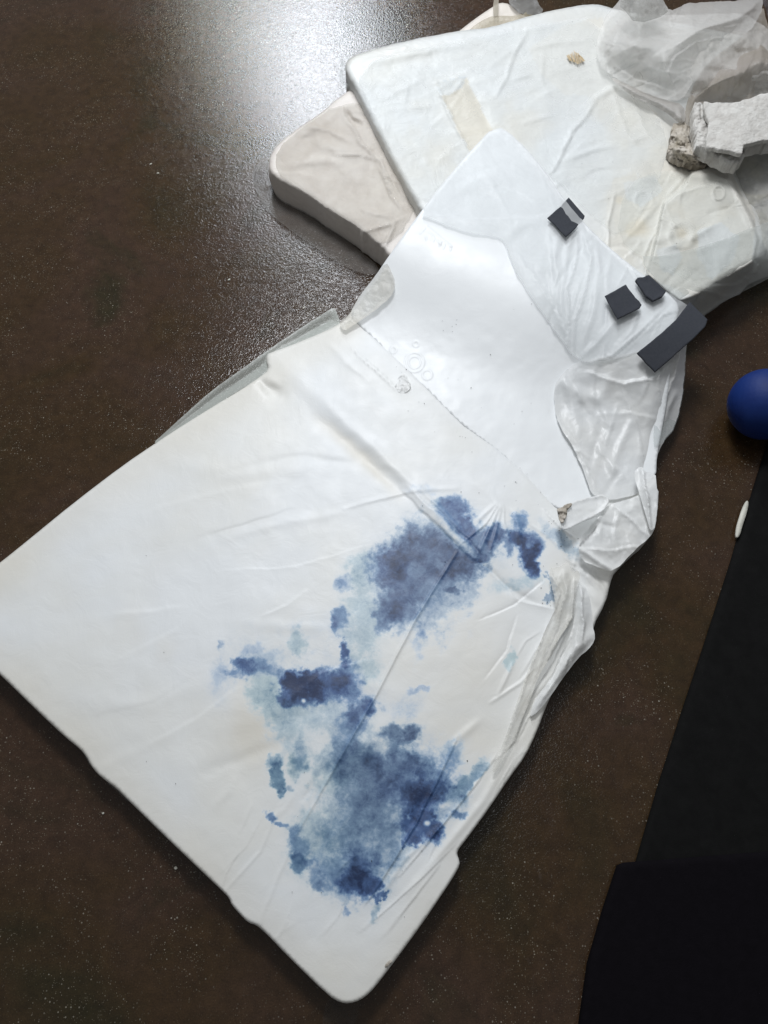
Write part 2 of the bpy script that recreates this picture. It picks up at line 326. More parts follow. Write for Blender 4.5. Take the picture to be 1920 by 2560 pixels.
# ------------------------------------------------------------------ stain painting (dye density, teal, warm, grey)
BL = []
def blob(cx, cy, rx, ry, d, t=0., g=0., ang=0, hard=.5): BL.append((500+cx/2.074, 1300+cy/2.074, rx, ry, d, t, g, ang, hard))
def blob5(cx, cy, *a, **k): BL.append((1000+cx/2.37, 1100+cy/2.37, a[0], a[1], a[2], k.get('t', 0), k.get('g', 0), k.get('ang', 0), k.get('hard', .5)))
for a in [ # x, y, rx, ry, density, teal, grey, angle, hardness
 (1180,300,100,128,.44,0,.7,12,.35),(1090,270,70,100,.40,0,.6,10,.45),(1030,450,48,46,.80,0,.55,-20,.5),(985,250,52,40,.62,0,.25,20,.5),(1210,160,78,60,.42,0,.8,20,.5),(1330,200,58,36,.5,0,.7,30,.5),
 (965,530,24,22,.6,0,.4,0,.6),(1180,60,54,36,.22,0,.7,30,.2),(740,330,16,22,.34,0,.2,0,.3),(830,250,34,40,.16,.7,.2,0,.1),(735,505,19,28,.58,.1,0,15,.7),(700,575,10,14,.45,.1,0,0,.8),(860,520,50,95,.16,.7,.3,0,.1),
 (740,680,14,26,.85,0,0,0,.8),(765,735,12,12,.7,0,0,0,.7),(540,860,50,42,.92,0,0,0,.85),(560,840,30,24,.6,0,0,0,.3),(670,860,55,42,.66,0,.1,0,.7),(770,860,34,48,.58,0,.1,0,.6),(510,930,38,22,.7,0,0,20,.8),(800,790,24,30,.3,0,0,0,.2),
 (230,760,28,26,.60,0,.1,0,.8),(200,820,22,11,.34,0,.2,0,.6),(300,760,34,22,.44,.1,.2,10,.5),(390,780,32,14,.34,0,.3,15,.4),(250,640,24,15,.2,0,0,0,.5),(120,660,11,10,.18,0,.3,0,.3),(510,640,20,28,.17,.9,0,0,.2),(110,850,34,44,.12,0,0,0,.1),(380,700,60,20,.12,.2,.2,0,.1),
 (350,890,46,46,.24,.9,.2,0,.2),(430,990,60,40,.20,.9,.2,35,.2),(520,1080,62,66,.17,.6,.3,0,.2),(820,1000,42,26,.52,0,.3,-30,.5),(875,965,16,24,.55,0,.2,0,.6),(760,1120,26,62,.42,.1,.2,12,.4),(690,1040,40,40,.15,.4,.3,0,.1),
 (530,1200,15,46,.44,.5,.1,5,.5),(400,1320,18,28,.66,.7,0,-25,.85),(425,1385,8,14,.5,.6,0,0,.8),(380,1260,22,14,.35,.6,0,0,.5),(470,1370,13,9,.26,.4,.3,0,.5),(370,1530,17,14,.52,.1,.1,0,.8),(420,1580,14,8,.42,.1,.1,30,.8),(510,1270,22,17,.42,.9,.2,0,.4),
 (1005,1095,25,19,.62,.2,.7,0,.55),(1105,1090,26,19,.62,.2,.7,0,.55),(1060,1130,20,10,.4,.2,.6,0,.5),(960,1110,16,8,.3,0,.6,0,.5),(1150,600,13,12,.32,0,0,0,.4),(1130,680,10,26,.12,0,0,0,.2),(1150,880,34,8,.26,0,0,-14,.5),(1060,960,40,26,.12,0,.3,0,.1),
 (880,1440,92,125,.38,.2,.75,8,.3),(860,1500,60,90,.2,.2,.8,0,.4),(900,1280,95,52,.38,.25,.7,0,.3),(1060,1300,78,56,.50,.1,.35,15,.4),(1060,1400,64,44,.56,0,.3,0,.5),(1180,1420,42,84,.66,0,.1,32,.5),(1140,1590,42,36,.76,0,0,10,.7),(1105,1650,32,16,.74,0,0,10,.85),(1060,1685,8,8,.6,0,0,0,.9),
 (1230,1340,32,40,.42,.3,.1,0,.3),(1290,1230,26,40,.38,.3,.1,10,.4),(1400,1330,13,52,.44,.6,.1,38,.5),(1300,1430,30,22,.30,.4,.2,0,.4),(1350,1520,15,8,.42,.2,.1,-20,.6),(1250,1540,60,12,.24,.2,.3,-30,.3),(1140,1250,90,14,.18,.5,.2,35,.2),
 (750,1260,60,44,.44,.6,.5,0,.3),(700,1340,44,34,.26,1,.3,0,.2),(850,1560,76,64,.34,.3,.6,0,.2),(650,1640,62,60,.22,.8,.2,0,.2),(515,1680,26,34,.52,.3,.1,0,.6),(505,1770,22,25,.66,.5,0,0,.85),(480,1630,12,15,.3,.2,.1,0,.6),(690,1720,92,84,.22,.5,.2,0,.2),
 (600,1850,20,34,.42,.1,.4,0,.6),(620,1915,16,12,.38,.1,.4,0,.5),(830,1810,38,56,.66,0,.1,12,.4),(810,1880,50,32,.56,0,.1,0,.6),(880,1890,22,26,.66,0,.1,0,.85),(720,1850,56,50,.34,.1,.2,0,.3),(925,1960,17,8,.62,0,.1,-42,.9),(880,2040,7,20,.26,.5,.1,20,.3),(745,2025,9,9,.32,0,0,0,.6),
 (960,1690,48,86,.32,.3,.4,18,.2),(760,1540,70,70,.12,.7,.3,0,.1),(800,1400,110,140,.06,.5,.3,0,.1),(560,1780,14,8,.4,.2,.1,0,.7),(900,760,40,30,.12,.8,.3,0,.1),(640,560,80,40,.06,0,0,0,0),(300,620,90,50,.06,0,0,0,0)]:
    blob(*a)
for a, k in [((330,440,34,36,.62),dict(g=.1,hard=.6)),((260,390,20,16,.40),dict(t=.3,hard=.6)),((400,510,22,30,.70),dict(g=.1,hard=.7)),((470,570,46,34,.54),dict(g=.6,ang=20,hard=.5)),((570,560,22,22,.66),dict(g=.4,hard=.6)),
    ((720,490,18,26,.46),dict(t=.1,hard=.5)),((700,590,22,20,.5),dict(g=.2)),((760,600,34,18,.5),dict(g=.3)),((765,690,28,32,.84),dict(hard=.7)),((800,770,16,24,.72),dict(hard=.7)),((640,640,12,26,.45),dict(g=.3)),((150,300,40,12,.12),dict(hard=.1)),((480,690,22,12,.5),dict(g=.6)),
    ((300,890,20,8,.5),dict(g=.8,hard=.9)),((700,860,60,20,.12),dict(t=.6,hard=.1)),((650,1310,16,24,.16),dict(t=1,hard=.8)),((1000,600,14,40,.2),dict(g=.9,t=.5,ang=-30,hard=.6)),((930,560,50,14,.12),dict(g=1,ang=42,hard=.3)),((880,890,6,34,.4),dict(g=1,hard=.9))]:
    blob5(*a, **k)
def stain(X, Y, D):
    wx = X+fbm(X, Y, 70, 5, 3, .6)*25+fbm(X, Y, 14, 4, 31, .7)*9; wy = Y+fbm(X, Y, 70, 5, 9, .6)*25+fbm(X, Y, 14, 4, 37, .7)*9
    inv = np.ones(X.shape); inv2 = np.ones(X.shape); T_ = np.zeros(X.shape); G_ = np.zeros(X.shape); Wt = np.full(X.shape, 1e-6)
    en = fbm(X, Y, 24, 5, 71, .7)
    for cx, cy, rx, ry, d, t, g, ang, hard in BL:
        rx *= 1.08; ry *= 1.08
        if d < .2: d *= 1.5
        R = max(rx, ry)*1.9+30; m = (abs(X-cx) < R) & (abs(Y-cy) < R)
        if not m.any(): continue
        a = math.radians(ang); dx = wx[m]-cx; dy = wy[m]-cy
        u = (dx*math.cos(a)+dy*math.sin(a))/rx; v = (-dx*math.sin(a)+dy*math.cos(a))/ry
        r = np.sqrt(u*u+v*v)+en[m]*.44
        s = .25+(1-hard)*.95
        k = 1-sstep(1-s*.75, 1+s*.55, r)
        inv2[m] *= 1-.17*min(d, .6)*np.exp(-(r*.62)**2); inv[m] *= 1-d*k; T_[m] += t*d*k; G_[m] += g*d*k; Wt[m] += d*k
    dens = (1-inv)*(.82+.18*(1-inv))
    dens = 1-(1-dens)*(1-.75*np.clip((1-inv2)-.05, 0, 1))
    dens = dens*(1+.30*fbm(X, Y, 34, 4, 15, .6)+.35*fbm(X, Y, 110, 3, 16))
    for gx, gy, ra, rb, ga in ((800, 1845, 52, 44, .6), (1108, 1915, 42, 30, .55), (840, 2040, 40, 60, .45), (930, 2110, 60, 40, .35), (800, 1790, 40, 26, .4), (955, 1870, 40, 26, .4), (790, 1980, 34, 34, .5), (1000, 1650, 50, 70, .5)):
        dens = dens*(1-ga*np.exp(-((wx-gx)/ra)**2-((wy-gy)/rb)**2))
    bar = crease(X, Y, [(1030,1240),(1105,1308),(1192,1392)], 10, 1, 'r'); dens = dens*(1-.72*bar)
    hole = np.exp(-(((X-759)/6)**2+((Y-1752)/6)**2)**2)+np.exp(-(((X-1068)/9)**2+((Y-2058)/7)**2)**2); dens = dens*(1-hole*.9)
    warm = np.zeros(X.shape)
    def wb(cx, cy, rx, ry, a):
        nonlocal warm; warm = np.maximum(warm, a*np.exp(-((X+fbm(X, Y, 50, 4, 7)*20-cx)/rx)**2-((Y+fbm(X, Y, 50, 4, 8)*20-cy)/ry)**2))
    wb(650, 1830, 80, 90, .55); wb(1200, 1640, 170, 190, .28); wb(1400, 1440, 60, 70, .3); wb(1180, 1850, 140, 90, .3); wb(330, 1560, 40, 60, .14); wb(420, 1620, 25, 30, .15); wb(1370, 1980, 60, 120, .3)
    warm = np.maximum(warm, .30*(1-sstep(10, 110, D))); wb(820, 2440, 160, 70, .3)
    # shade of the gap under the film fold, painted in as a beige tint
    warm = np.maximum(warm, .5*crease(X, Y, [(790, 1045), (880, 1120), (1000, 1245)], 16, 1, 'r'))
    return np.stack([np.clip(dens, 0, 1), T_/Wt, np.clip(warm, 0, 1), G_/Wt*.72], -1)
def plaincol(w=.0):
    def f(X, Y, D):
        z = np.zeros(X.shape); return np.stack([z, z, z+w, z], -1)
    return f
# ------------------------------------------------------------------ front wrapped panel
panel = thing('wrapped_panel', 'long white plastic-wrapped panel with blue dye stains, nearest of the three on the floor', 'wrapped panel', tuple(P(800, 1700, 0).tolist()))
A_out = [(-150,1530),(-60,1452),(0,1407),(77,1345),(183,1258),(309,1162),(395,1104),(453,1066),(530,1018),(600,976),(648,944),(672,925),(665,900),(668,885),(690,877),(755,853),(849,812),(874,785),
 (900,750),(1000,780),(1250,900),(1450,1050),(1600,1120),(1632,1177),(1642,1193),(1639,1315),(1624,1345),(1591,1370),(1536,1429),(1525,1459),(1515,1505),(1481,1568),(1485,1602),(1447,1640),(1382,1729),(1363,1771),(1342,1830),(1312,1893),(1277,1939),(1222,2022),(1172,2090),
 (1158,2108),(1150,2118),(1144,2128),(1143,2137),(1147,2147),(1150,2162),(1135,2190),(1111,2227),(1055,2310),(1000,2385),(950,2452),(925,2482),(900,2501),(872,2509),(850,2506),(822,2490),(723,2394),(662,2330),(640,2312),(621,2307),(600,2286),(579,2262),(574,2248),(565,2236),(506,2180),(420,2098),(325,2005),(290,1970),(265,1952),(243,1934),(226,1912),(216,1892),(200,1872),(163,1843),(90,1774),(0,1686),(-110,1585)]
A_cr = [([(1141,1382),(1100,1448),(1040,1546),(934,1748),(813,1960),(741,2086)], 3.0, .0028, 'r'),
 ([(1141,1382),(1100,1448),(1040,1546),(934,1748),(813,1960),(741,2086)], 30, .0012, 'f'),
 ([(741,2086),(690,2200),(640,2330)], 6, .0012, 'r'),([(700,2010),(650,2130),(560,2230)], 5, .0012, 'r'),([(628,2010),(600,2080)], 5, .001, 'r'),
 ([(790,1045),(880,1118),(1010,1232)], 20, -.0042, 'r'),([(812,1012),(900,1090),(1020,1205),(1185,1388),(1230,1425)], 13, .0026, 'r'),
 ([(1010,1220),(1100,1300),(1185,1390)], 11, .0036, 'b'),([(1045,1215),(1100,1270),(1210,1385)], 5, .002, 'r'),
 ([(1170,1385),(1250,1450),(1300,1500),(1390,1522)], 8, .0028, 'f'),([(1195,1400),(1270,1470),(1340,1505)], 10, -.003, 'r'),
 ([(1245,1262),(1215,1310),(1160,1356)], 5, .003, 'f'),([(1250,1262),(1220,1330),(1198,1380)], 5, .003, 'r'),([(1262,1265),(1262,1310),(1275,1355)], 5, .0022, 'f'),([(1280,1268),(1330,1310),(1400,1365),(1425,1400)], 9, .003, 'f'),([(1240,1258),(1195,1300)], 5, .002, 'r'),([(1290,1275),(1300,1340)], 6, .002, 'r'),([(1256,1262),(1236,1340),(1225,1380)], 4, .0018, 'r'),
 ([(860,1272),(950,1246),(1040,1226),(1150,1218)], 5, .0016, 'r'),([(560,1345),(700,1310),(860,1280)], 12, .0015, 'r'),([(430,1160),(560,1180),(760,1170)], 25, .002, 'r'),
 ([(1141,1850),(1090,1960),(1040,2060),(980,2160),(919,2255)], 7, .0050, 'f'),([(1200,1800),(1141,1850)], 10, .002, 'r'),([(1080,1980),(1010,2100)], 16, -.003, 'r'),
 ([(1434,1540),(1385,1650),(1320,1750),(1290,1850),(1240,1900)], 6, .0055, 'f'),([(1385,1560),(1345,1680),(1300,1770),(1255,1880)], 12, .004, 'f'),([(1440,1590),(1370,1720),(1335,1750),(1318,1800)], 6, -.005, 'f'),([(1372,1735),(1340,1780),(1320,1795),(1290,1860)], 5, .004, 'f'),
 ([(1240,1890),(1190,1960),(1100,2070),(1000,2190)], 8, .0035, 'f'),([(1280,1880),(1210,2000),(1120,2110),(1020,2230)], 10, .003, 'r'),([(1140,2110),(1060,2190),(960,2280),(900,2330)], 6, .002, 'f'),([(1120,2050),(1010,2150),(940,2260)], 7, .002, 'r'),([(1100,2160),(960,2340)], 14, .0025, 'f'),
 ([(1520,1270),(1560,1310),(1600,1350)], 6, .003, 'f'),([(1455,1360),(1500,1400),(1530,1430)], 8, .004, 'f'),([(1500,1290),(1455,1345),(1432,1420)], 10, .006, 'f'),([(1440,1450),(1470,1540),(1480,1570)], 6, .005, 'f'),([(1433,1450),(1432,1540),(1375,1640)], 10, .009, 'f'),([(1458,1470),(1500,1510)], 8, .004, 'r'),([(1445,1400),(1490,1450),(1520,1500)], 8, .004, 'f'),
 ([(680,900),(760,1000),(812,1040)], 30, .0012, 'r'),([(648,944),(680,975),(705,985)], 14, -.008, 'r'),
 ([(878,868),(930,915),(998,980)], 3.5, .0035, 'f'),([(820,862),(880,915),(925,955)], 8, .0015, 'r'),([(880,800),(1018,930),(1157,1069),(1270,1160),(1400,1290)], 30, -.002, 'r'),
 ([(590,980),(690,940),(760,900)], 30, .003, 'r'),([(1167,1195),(1230,1240),(1300,1310)], 10, .0015, 'r')]
A_cr = [(c_[0], c_[1], c_[2]*.7)+tuple(c_[3:]) for c_ in A_cr]
A_cr += rand_creases(30, (1250, 1500, 1480, 2050), 122, 12, (60, 200), (4, 9), (.0006, .0020), 5)
A_cr += rand_creases(18, (200, 1150, 900, 1900), -22, 16, (120, 380), (10, 26), (.0004, .0012), 51)
A_cr += rand_creases(14, (1400, 1230, 1600, 1480), 40, 50, (40, 130), (4, 9), (.0015, .0045), 6)
A_cr += rand_creases(16, (500, 1950, 1100, 2350), 118, 10, (60, 180), (5, 12), (.0004, .0010), 8)
D_out = [(1240,312),(1170,384),(1110,456),(1043,540),(971,641),(940,688),(900,738),(876,782),(884,800),(950,866),(1018,928),(1090,1000),(1157,1066),(1230,1118),(1300,1180),(1400,1290),(1500,1262),(1590,1230),(1640,1195),(1642,1137),(1662,1037),(1673,958),(1680,880),(1690,800),(1700,765),(1667,730),(1574,662),(1515,612),(1456,553),(1410,498),(1359,422),(1290,345)]
def zA0(X, Y):
    z = .052+fbm(X, Y, 420, 2, 21)*.0035+fbm(X, Y, 120, 3, 22)*.0012
    tier = sstep(-5, 45, (X-800)*.67-(Y-1045)*.74)      # the half behind the fold lies a little higher
    z = z+tier*.003*sstep(400, 800, X)
    z = z+.010*sstep(1150, 800, Y)*sstep(700, 900, X)
    return z
def zA(X, Y, D):
    z = zA0(X, Y)+creases(X, Y, A_cr); m = (Y < 1300) & (X > 860)
    if m.any():
        i_ = inpoly(X[m], Y[m], D_out); d_ = pdist(X[m], Y[m], D_out); z[m] -= np.where(i_, .007*sstep(1, 16, d_), 0)
    return z
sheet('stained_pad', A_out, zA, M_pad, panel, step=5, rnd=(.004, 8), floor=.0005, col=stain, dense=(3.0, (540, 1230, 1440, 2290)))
# bare board that shows where the film is torn
def zDbase(X, Y):
    q = Y-(520+(X-1043)*.381); t = sstep(10, 385, q); return .134*(1-t)+(zA0(X, Y)+.0005)*t
D_cr = [([(880,800),(1018,930),(1157,1069),(1270,1160),(1400,1290)], 30, -.002*.7, 'r')]
def emb(X, Y):
    h = np.zeros(X.shape)
    for (cx, cy, r, a) in ((1036,906,24,.0006),(1036,906,15,.0006),(983,875,8,.0007),(1068,937,12,.0006),(1040,860,7,.0005)):
        h += a*np.exp(-((np.hypot(X-cx, (Y-cy))-r)/2.0)**2)
    for p in ([(1049,585),(1067,566)],[(1067,566),(1128,616)],[(1128,616),(1126,626)],[(1072,581),(1084,590),(1077,600)],[(1064,592),(1066,600)],[(1086,596),(1083,604)],[(1093,600),(1102,612)],[(1104,603),(1098,616)],[(1112,612),(1108,622)]):
        h += crease(X, Y, p, 1.6, .0007, 'r', False)
    return h
def zD(X, Y, D): return zDbase(X, Y)+fbm(X, Y, 300, 2, 41)*.002+creases(X, Y, D_cr)+emb(X, Y)+fbm(X, Y, 26, 3, 43)*.0003*sstep(700, 900, Y)
sheet('bare_board', D_out, zD, M_board, panel, step=6, rnd=(.0003, 5), thick=.008, col=plaincol(), dense=(2.6, (960, 560, 1140, 960)))
# film over the far end of the board, gathered where the pieces of loop tape sit
F1 = [(1240,310),(1172,382),(1110,454),(1045,538),(1085,550),(1123,567),(1182,584),(1233,589),(1262,603),(1275,646),(1300,700),(1379,815),(1443,904),(1500,905),(1593,882),(1650,850),(1710,800),(1722,770),(1714,760),(1667,730),(1574,662),(1515,612),(1456,553),(1410,498),(1359,422),(1290,343)]
F1_cr = [([(1045,538),(1200,548),(1330,545),(1400,535)], 14, .004, 'f'),([(1230,318),(1300,360),(1359,425),(1410,500)], 10, .003, 'r'),
 ([(1440,565),(1445,640),(1420,720),(1425,850)], 7, .005, 'f'),([(1430,570),(1415,660),(1400,760),(1420,860)], 7, .004, 'r'),([(1450,570),(1480,640),(1470,700),(1440,800),(1435,890)], 8, .005, 'f'),([(1460,575),(1490,620),(1500,690),(1480,790),(1450,880)], 7, .0035, 'r'),([(1405,575),(1385,640),(1400,700)], 9, .003, 'r'),([(1380,560),(1372,600),(1390,660)], 8, .0025, 'r'),
 ([(1530,630),(1570,660),(1600,700)], 6, .003, 'r'),([(1574,662),(1560,690),(1545,720)], 4, .003, 'f'),([(1530,640),(1515,690),(1525,730)], 7, .003, 'r'),
 ([(1660,770),(1600,830),(1530,890),(1480,905)], 9, .006, 'f'),([(1540,800),(1490,860),(1450,895)], 7, .004, 'r'),([(1350,560),(1300,560),(1270,590)], 12, .003, 'r'),([(1300,640),(1380,760),(1443,900)], 6, .003, 'f'),([(1690,780),(1655,790),(1640,830)], 6, .004, 'f')]
F1_cr += rand_creases(18, (1370, 560, 1520, 900), 97, 9, (60, 200), (4, 9), (.001, .0035), 11)
F1_cr += rand_creases(10, (1560, 690, 1700, 880), 135, 25, (40, 110), (4, 8), (.001, .0035), 12)
F1_cr += rand_creases(8, (1150, 350, 1380, 560), 30, 30, (60, 200), (8, 18), (.001, .0025), 13)
def zF1(X, Y, D): return zDbase(X, Y)+.0065+fbm(X, Y, 70, 4, 51)*.0022+creases(X, Y, F1_cr)+.001*np.exp(-(D/5)**2)*(Y > 560)
sheet('torn_film', F1, zF1, M_film, panel, step=4.5, jag=2)
# film hanging over the right side
F2 = [(1443,904),(1405,935),(1387,960),(1385,1000),(1390,1040),(1403,1075),(1431,1113),(1459,1177),(1479,1240),(1530,1252),(1600,1235),(1640,1200),(1632,1177),(1654,1108),(1692,1061),(1712,950),(1712,886),(1720,845),(1716,838),(1704,856),(1660,868),(1593,880),(1500,895)]
F2_cr = [([(1470,930),(1560,960),(1640,945),(1690,900)], 12, .007, 'f'),([(1400,950),(1450,990),(1500,1000)], 16, .005, 'r'),([(1660,1000),(1685,940),(1700,880)], 8, .006, 'f'),([(1655,1080),(1672,1020),(1690,980)], 6, .005, 'r'),([(1395,1050),(1440,1110),(1500,1230)], 12, .005, 'f'),([(1470,1040),(1500,1120),(1560,1200)], 14, .004, 'r'),([(1560,980),(1590,1050),(1610,1150)], 14, .004, 'f'),([(1580,1050),(1540,1140),(1530,1200)], 10, .003, 'r'),([(1530,930),(1500,1000),(1530,1080)], 16, .004, 'r'),([(1590,1180),(1620,1230)], 6, .004, 'f')]
F2_cr += rand_creases(16, (1420, 930, 1660, 1220), 75, 35, (60, 180), (7, 16), (.001, .0035), 14)
def zF2(X, Y, D):
    z = zDbase(X, Y)+.005; e = sstep(1630, 1720, X+(Y-1000)*.25)
    return z-e*.035+fbm(X, Y, 90, 4, 52)*.004+creases(X, Y, F2_cr)+.001*np.exp(-(D/6)**2)*(X < 1490)
sheet('side_film', F2, zF2, M_film_white, panel, step=4.5, jag=2)
sheet('overhang_film', [(1600,900),(1704,858),(1716,838),(1720,845),(1714,886),(1714,950),(1694,1062),(1655,1110),(1630,1120),(1640,1000)], lambda X, Y, D: .062-sstep(1640,1715,X)*.03+fbm(X, Y, 40, 4, 53)*.005, M_film_thin, panel, step=5, jag=2)
# torn flap lifted at the right edge of the board
F3 = [(1392,1278),(1402,1268),(1425,1258),(1455,1246),(1495,1238),(1510,1237),(1526,1250),(1520,1262),(1500,1285),(1455,1305),(1412,1327),(1402,1318),(1400,1298)]
sheet('torn_flap', F3, lambda X, Y, D: .085+.003*np.exp(-(D/6)**2)+.008*sstep(1500,1400,X)+fbm(X, Y, 40, 3, 61)*.003, M_film_white, panel, step=4, thick=.001, jag=3)
sheet('grimy_corner', [(1392,1276),(1404,1266),(1424,1256),(1430,1262),(1418,1275),(1412,1298),(1404,1310),(1399,1296)], lambda X, Y, D: .099+fbm(X, Y, 9, 3, 62)*.006, M_rag, panel, step=2.5, thick=.002, jag=4)
F4 = [(1410,1328),(1500,1283),(1520,1262),(1600,1240),(1648,1200),(1641,1315),(1624,1345),(1590,1371),(1537,1430),(1500,1420),(1450,1400),(1445,1360),(1480,1330),(1500,1290),(1470,1300)]
F4_cr = [([(1500,1290),(1480,1330),(1440,1370)], 7, .008, 'f'),([(1530,1260),(1570,1290),(1620,1340)], 7, .006, 'f'),([(1445,1370),(1540,1375),(1600,1365)], 9, .004, 'f'),([(1450,1375),(1510,1410),(1537,1430)], 7, .005, 'r')]+rand_creases(8, (1450, 1260, 1620, 1410), 30, 30, (50, 120), (5, 9), (.001, .004), 15)
sheet('bunched_film', F4, lambda X, Y, D: .078+fbm(X, Y, 50, 4, 63)*.005+creases(X, Y, F4_cr), M_film_white, panel, step=4, jag=1)
sheet('folded_film', [(1582,1182),(1603,1163),(1612,1180),(1628,1180),(1643,1192),(1641,1315),(1626,1330),(1618,1300),(1600,1240)], lambda X, Y, D: .088+crease(X, Y, [(1605,1165),(1618,1230),(1626,1320)], 9, .012, 'f')+fbm(X, Y, 30, 3, 64)*.002, M_film_white, panel, step=4)
F5 = [(1370,1422),(1400,1418),(1422,1400),(1432,1432),(1446,1425),(1452,1440),(1440,1475),(1436,1540),(1425,1560),(1400,1590),(1380,1640),(1345,1690),(1330,1740),(1300,1810),(1270,1880),(1236,1935),(1228,1925),(1262,1850),(1290,1760),(1330,1650),(1370,1560),(1392,1515),(1380,1470)]
F5_cr = [([(1375,1425),(1400,1480),(1392,1515),(1330,1660),(1260,1860)], 7, .006, 'f'),([(1436,1450),(1433,1540),(1385,1620),(1325,1750)], 7, .009, 'f'),([(1410,1430),(1415,1490),(1400,1540)], 7, .006, 'r')]+rand_creases(10, (1280, 1450, 1430, 1850), 112, 8, (60, 180), (3, 7), (.001, .003), 16)+[([(1428,1440),(1410,1500),(1390,1580),(1340,1690)], 4, .004, 'f'),([(1390,1440),(1400,1490),(1385,1550)], 4, .003, 'f')]
sheet('gathered_film', F5, lambda X, Y, D: .066+.008*sstep(1700, 1450, Y)+fbm(X, Y, 50, 2, 65)*.0022+creases(X, Y, F5_cr), M_film_warm, panel, step=3.5, jag=1.5)
F6 = [(1440,1450),(1462,1462),(1478,1500),(1482,1568),(1487,1583),(1487,1602),(1470,1625),(1447,1642),(1400,1705),(1384,1730),(1345,1780),(1322,1795),(1335,1750),(1375,1700),(1395,1650),(1430,1580),(1438,1530)]
F6_cr = [([(1452,1470),(1460,1560),(1455,1610)], 10, .010, 'f'),([(1485,1590),(1440,1625),(1380,1710),(1330,1790)], 10, .006, 'r'),([(1430,1590),(1400,1640),(1370,1710)], 8, .006, 'f')]+rand_creases(6, (1380, 1500, 1470, 1720), 110, 14, (50, 120), (4, 8), (.0015, .004), 17)
sheet('side_fold', F6, lambda X, Y, D: .060+.010*sstep(0, 30, D)+fbm(X, Y, 34, 3, 66)*.003+creases(X, Y, F6_cr), M_film_white, panel, step=3.5)
# loose film flange left of the neck
flap = [(835,767),(812,782),(759,815),(680,868),(600,926),(530,975),(453,1044),(405,1088),(384,1106),(396,1110),(440,1082),(540,1012),(640,950),(672,930),(690,885),(760,858),(850,812),(849,799),(842,782)]
sheet('loose_film_flange', flap, lambda X, Y, D: .030+.018*sstep(40, 0, D)+fbm(X, Y, 80, 3, 67)*.002, M_film_flap, panel, step=4.5)
# folded film rim on the left of the board
F7 = [(965,655),(978,675),(989,707),(984,728),(972,748),(950,765),(928,784),(900,802),(874,818),(862,828),(848,812),(852,800),(874,785),(885,762),(900,738),(938,690)]
sheet('rim_film', F7, lambda X, Y, D: zDbase(X, Y)+.006+.003*np.exp(-(D/5)**2)+fbm(X, Y, 22, 3, 68)*.002, M_film_warm, panel, step=3.5, jag=1.5)
sheet('torn_tape', [(998,940),(1012,934),(1022,946),(1028,962),(1022,975),(1008,984),(1000,982),(985,968),(990,955)], lambda X, Y, D: zA0(X, Y)+.0008+.0022*sstep(1000,1028,X)+fbm(X, Y, 14, 3, 69)*.0025, M_film_white, panel, step=2.5, jag=3)
sheet('film_tail', [(822,2488),(850,2504),(884,2508),(905,2500),(896,2530),(885,2570),(872,2610),(800,2610),(806,2560),(812,2520)], lambda X, Y, D: .003+fbm(X, Y, 40, 2, 70)*.0015, film('film_tail_plastic', op=.10, color=(.30, .29, .28), fine=.2), panel, step=6)
for pl in ([(205,1872),(228,1890),(236,1912),(226,1916),(214,1893)], [(262,1953),(285,1958),(310,1980),(326,2004),(318,2003),(290,1975)], [(622,2306),(640,2304),(656,2318),(668,2334),(655,2328),(640,2312)]):
    sheet('film_scrap', pl, lambda X, Y, D: .02+fbm(X, Y, 10, 2, 72)*.002, M_film_thin, panel, step=4)
# ------------------------------------------------------------------ lower left slab
slabC = thing('wrapped_slab', 'cream plastic-wrapped slab sticking out at the left underneath the others', 'wrapped slab', tuple(P(850, 450, 0).tolist()), 'wrapped slabs under the stained panel')
C_out = [(676,430),(672,410),(674,392),(686,368),(705,350),(727,333),(760,310),(790,291),(836,253),(880,220),(1000,220),(1150,400),(1100,600),(1020,670),(971,641),(959,624),(904,578),(853,544),(811,520),(769,489),(705,456),(686,444)]
C_cr = [([(830,385),(900,386),(945,400)], 4, .003, 'f'),([(860,270),(900,350),(950,400),(1000,500)], 8, .004, 'f'),([(700,380),(760,330),(850,280)], 14, .003, 'r'),([(730,410),(800,400),(850,410)], 12, .003, 'r'),([(780,300),(800,360),(900,390)], 14, .0025, 'r'),([(895,580),(930,572),(975,560),(1010,540)], 5, .004, 'f'),([(950,420),(980,490),(1010,525)], 4, .004, 'f'),([(960,620),(985,560)], 5, .003, 'r'),([(865,275),(880,300),(900,312)], 6, -.006, 'r')]
C_cr += rand_creases(16, (700, 290, 1000, 600), 40, 35, (40, 130), (5, 12), (.0008, .0025), 21)
def zC(X, Y, D): return .076+fbm(X, Y, 160, 3, 81)*.004+creases(X, Y, C_cr)*1.7
sheet('slab_body', C_out, zC, M_slabc, slabC, step=4.5, rnd=(.008, 16), floor=.001, jag=1.5, col=plaincol(.1), flare=.004)
sheet('film_skin', [(690,372),(760,312),(850,255),(980,260),(1080,420),(1020,560),(962,618),(900,570),(820,520),(740,465),(688,430)], lambda X, Y, D: zC(X, Y, D)+.003+fbm(X, Y, 36, 4, 83)*.0022, film('creamy_film', op=.35, color=(.70, .67, .62), dirt=(.60, .55, .49), fine=.6), slabC, step=5, jag=3)
sheet('film_flange', [(634,424),(640,412),(655,405),(676,402),(690,430),(700,470),(780,530),(880,610),(955,672),(930,690),(870,672),(800,628),(740,585),(690,548),(655,510),(638,470),(630,446)], lambda X, Y, D: .006+.03*sstep(50, 0, np.hypot(X-660, Y-415))+fbm(X, Y, 30, 3, 84)*.003, film('flange_film', op=.22, color=(.40, .38, .36), fine=.5), slabC, step=5, jag=2)
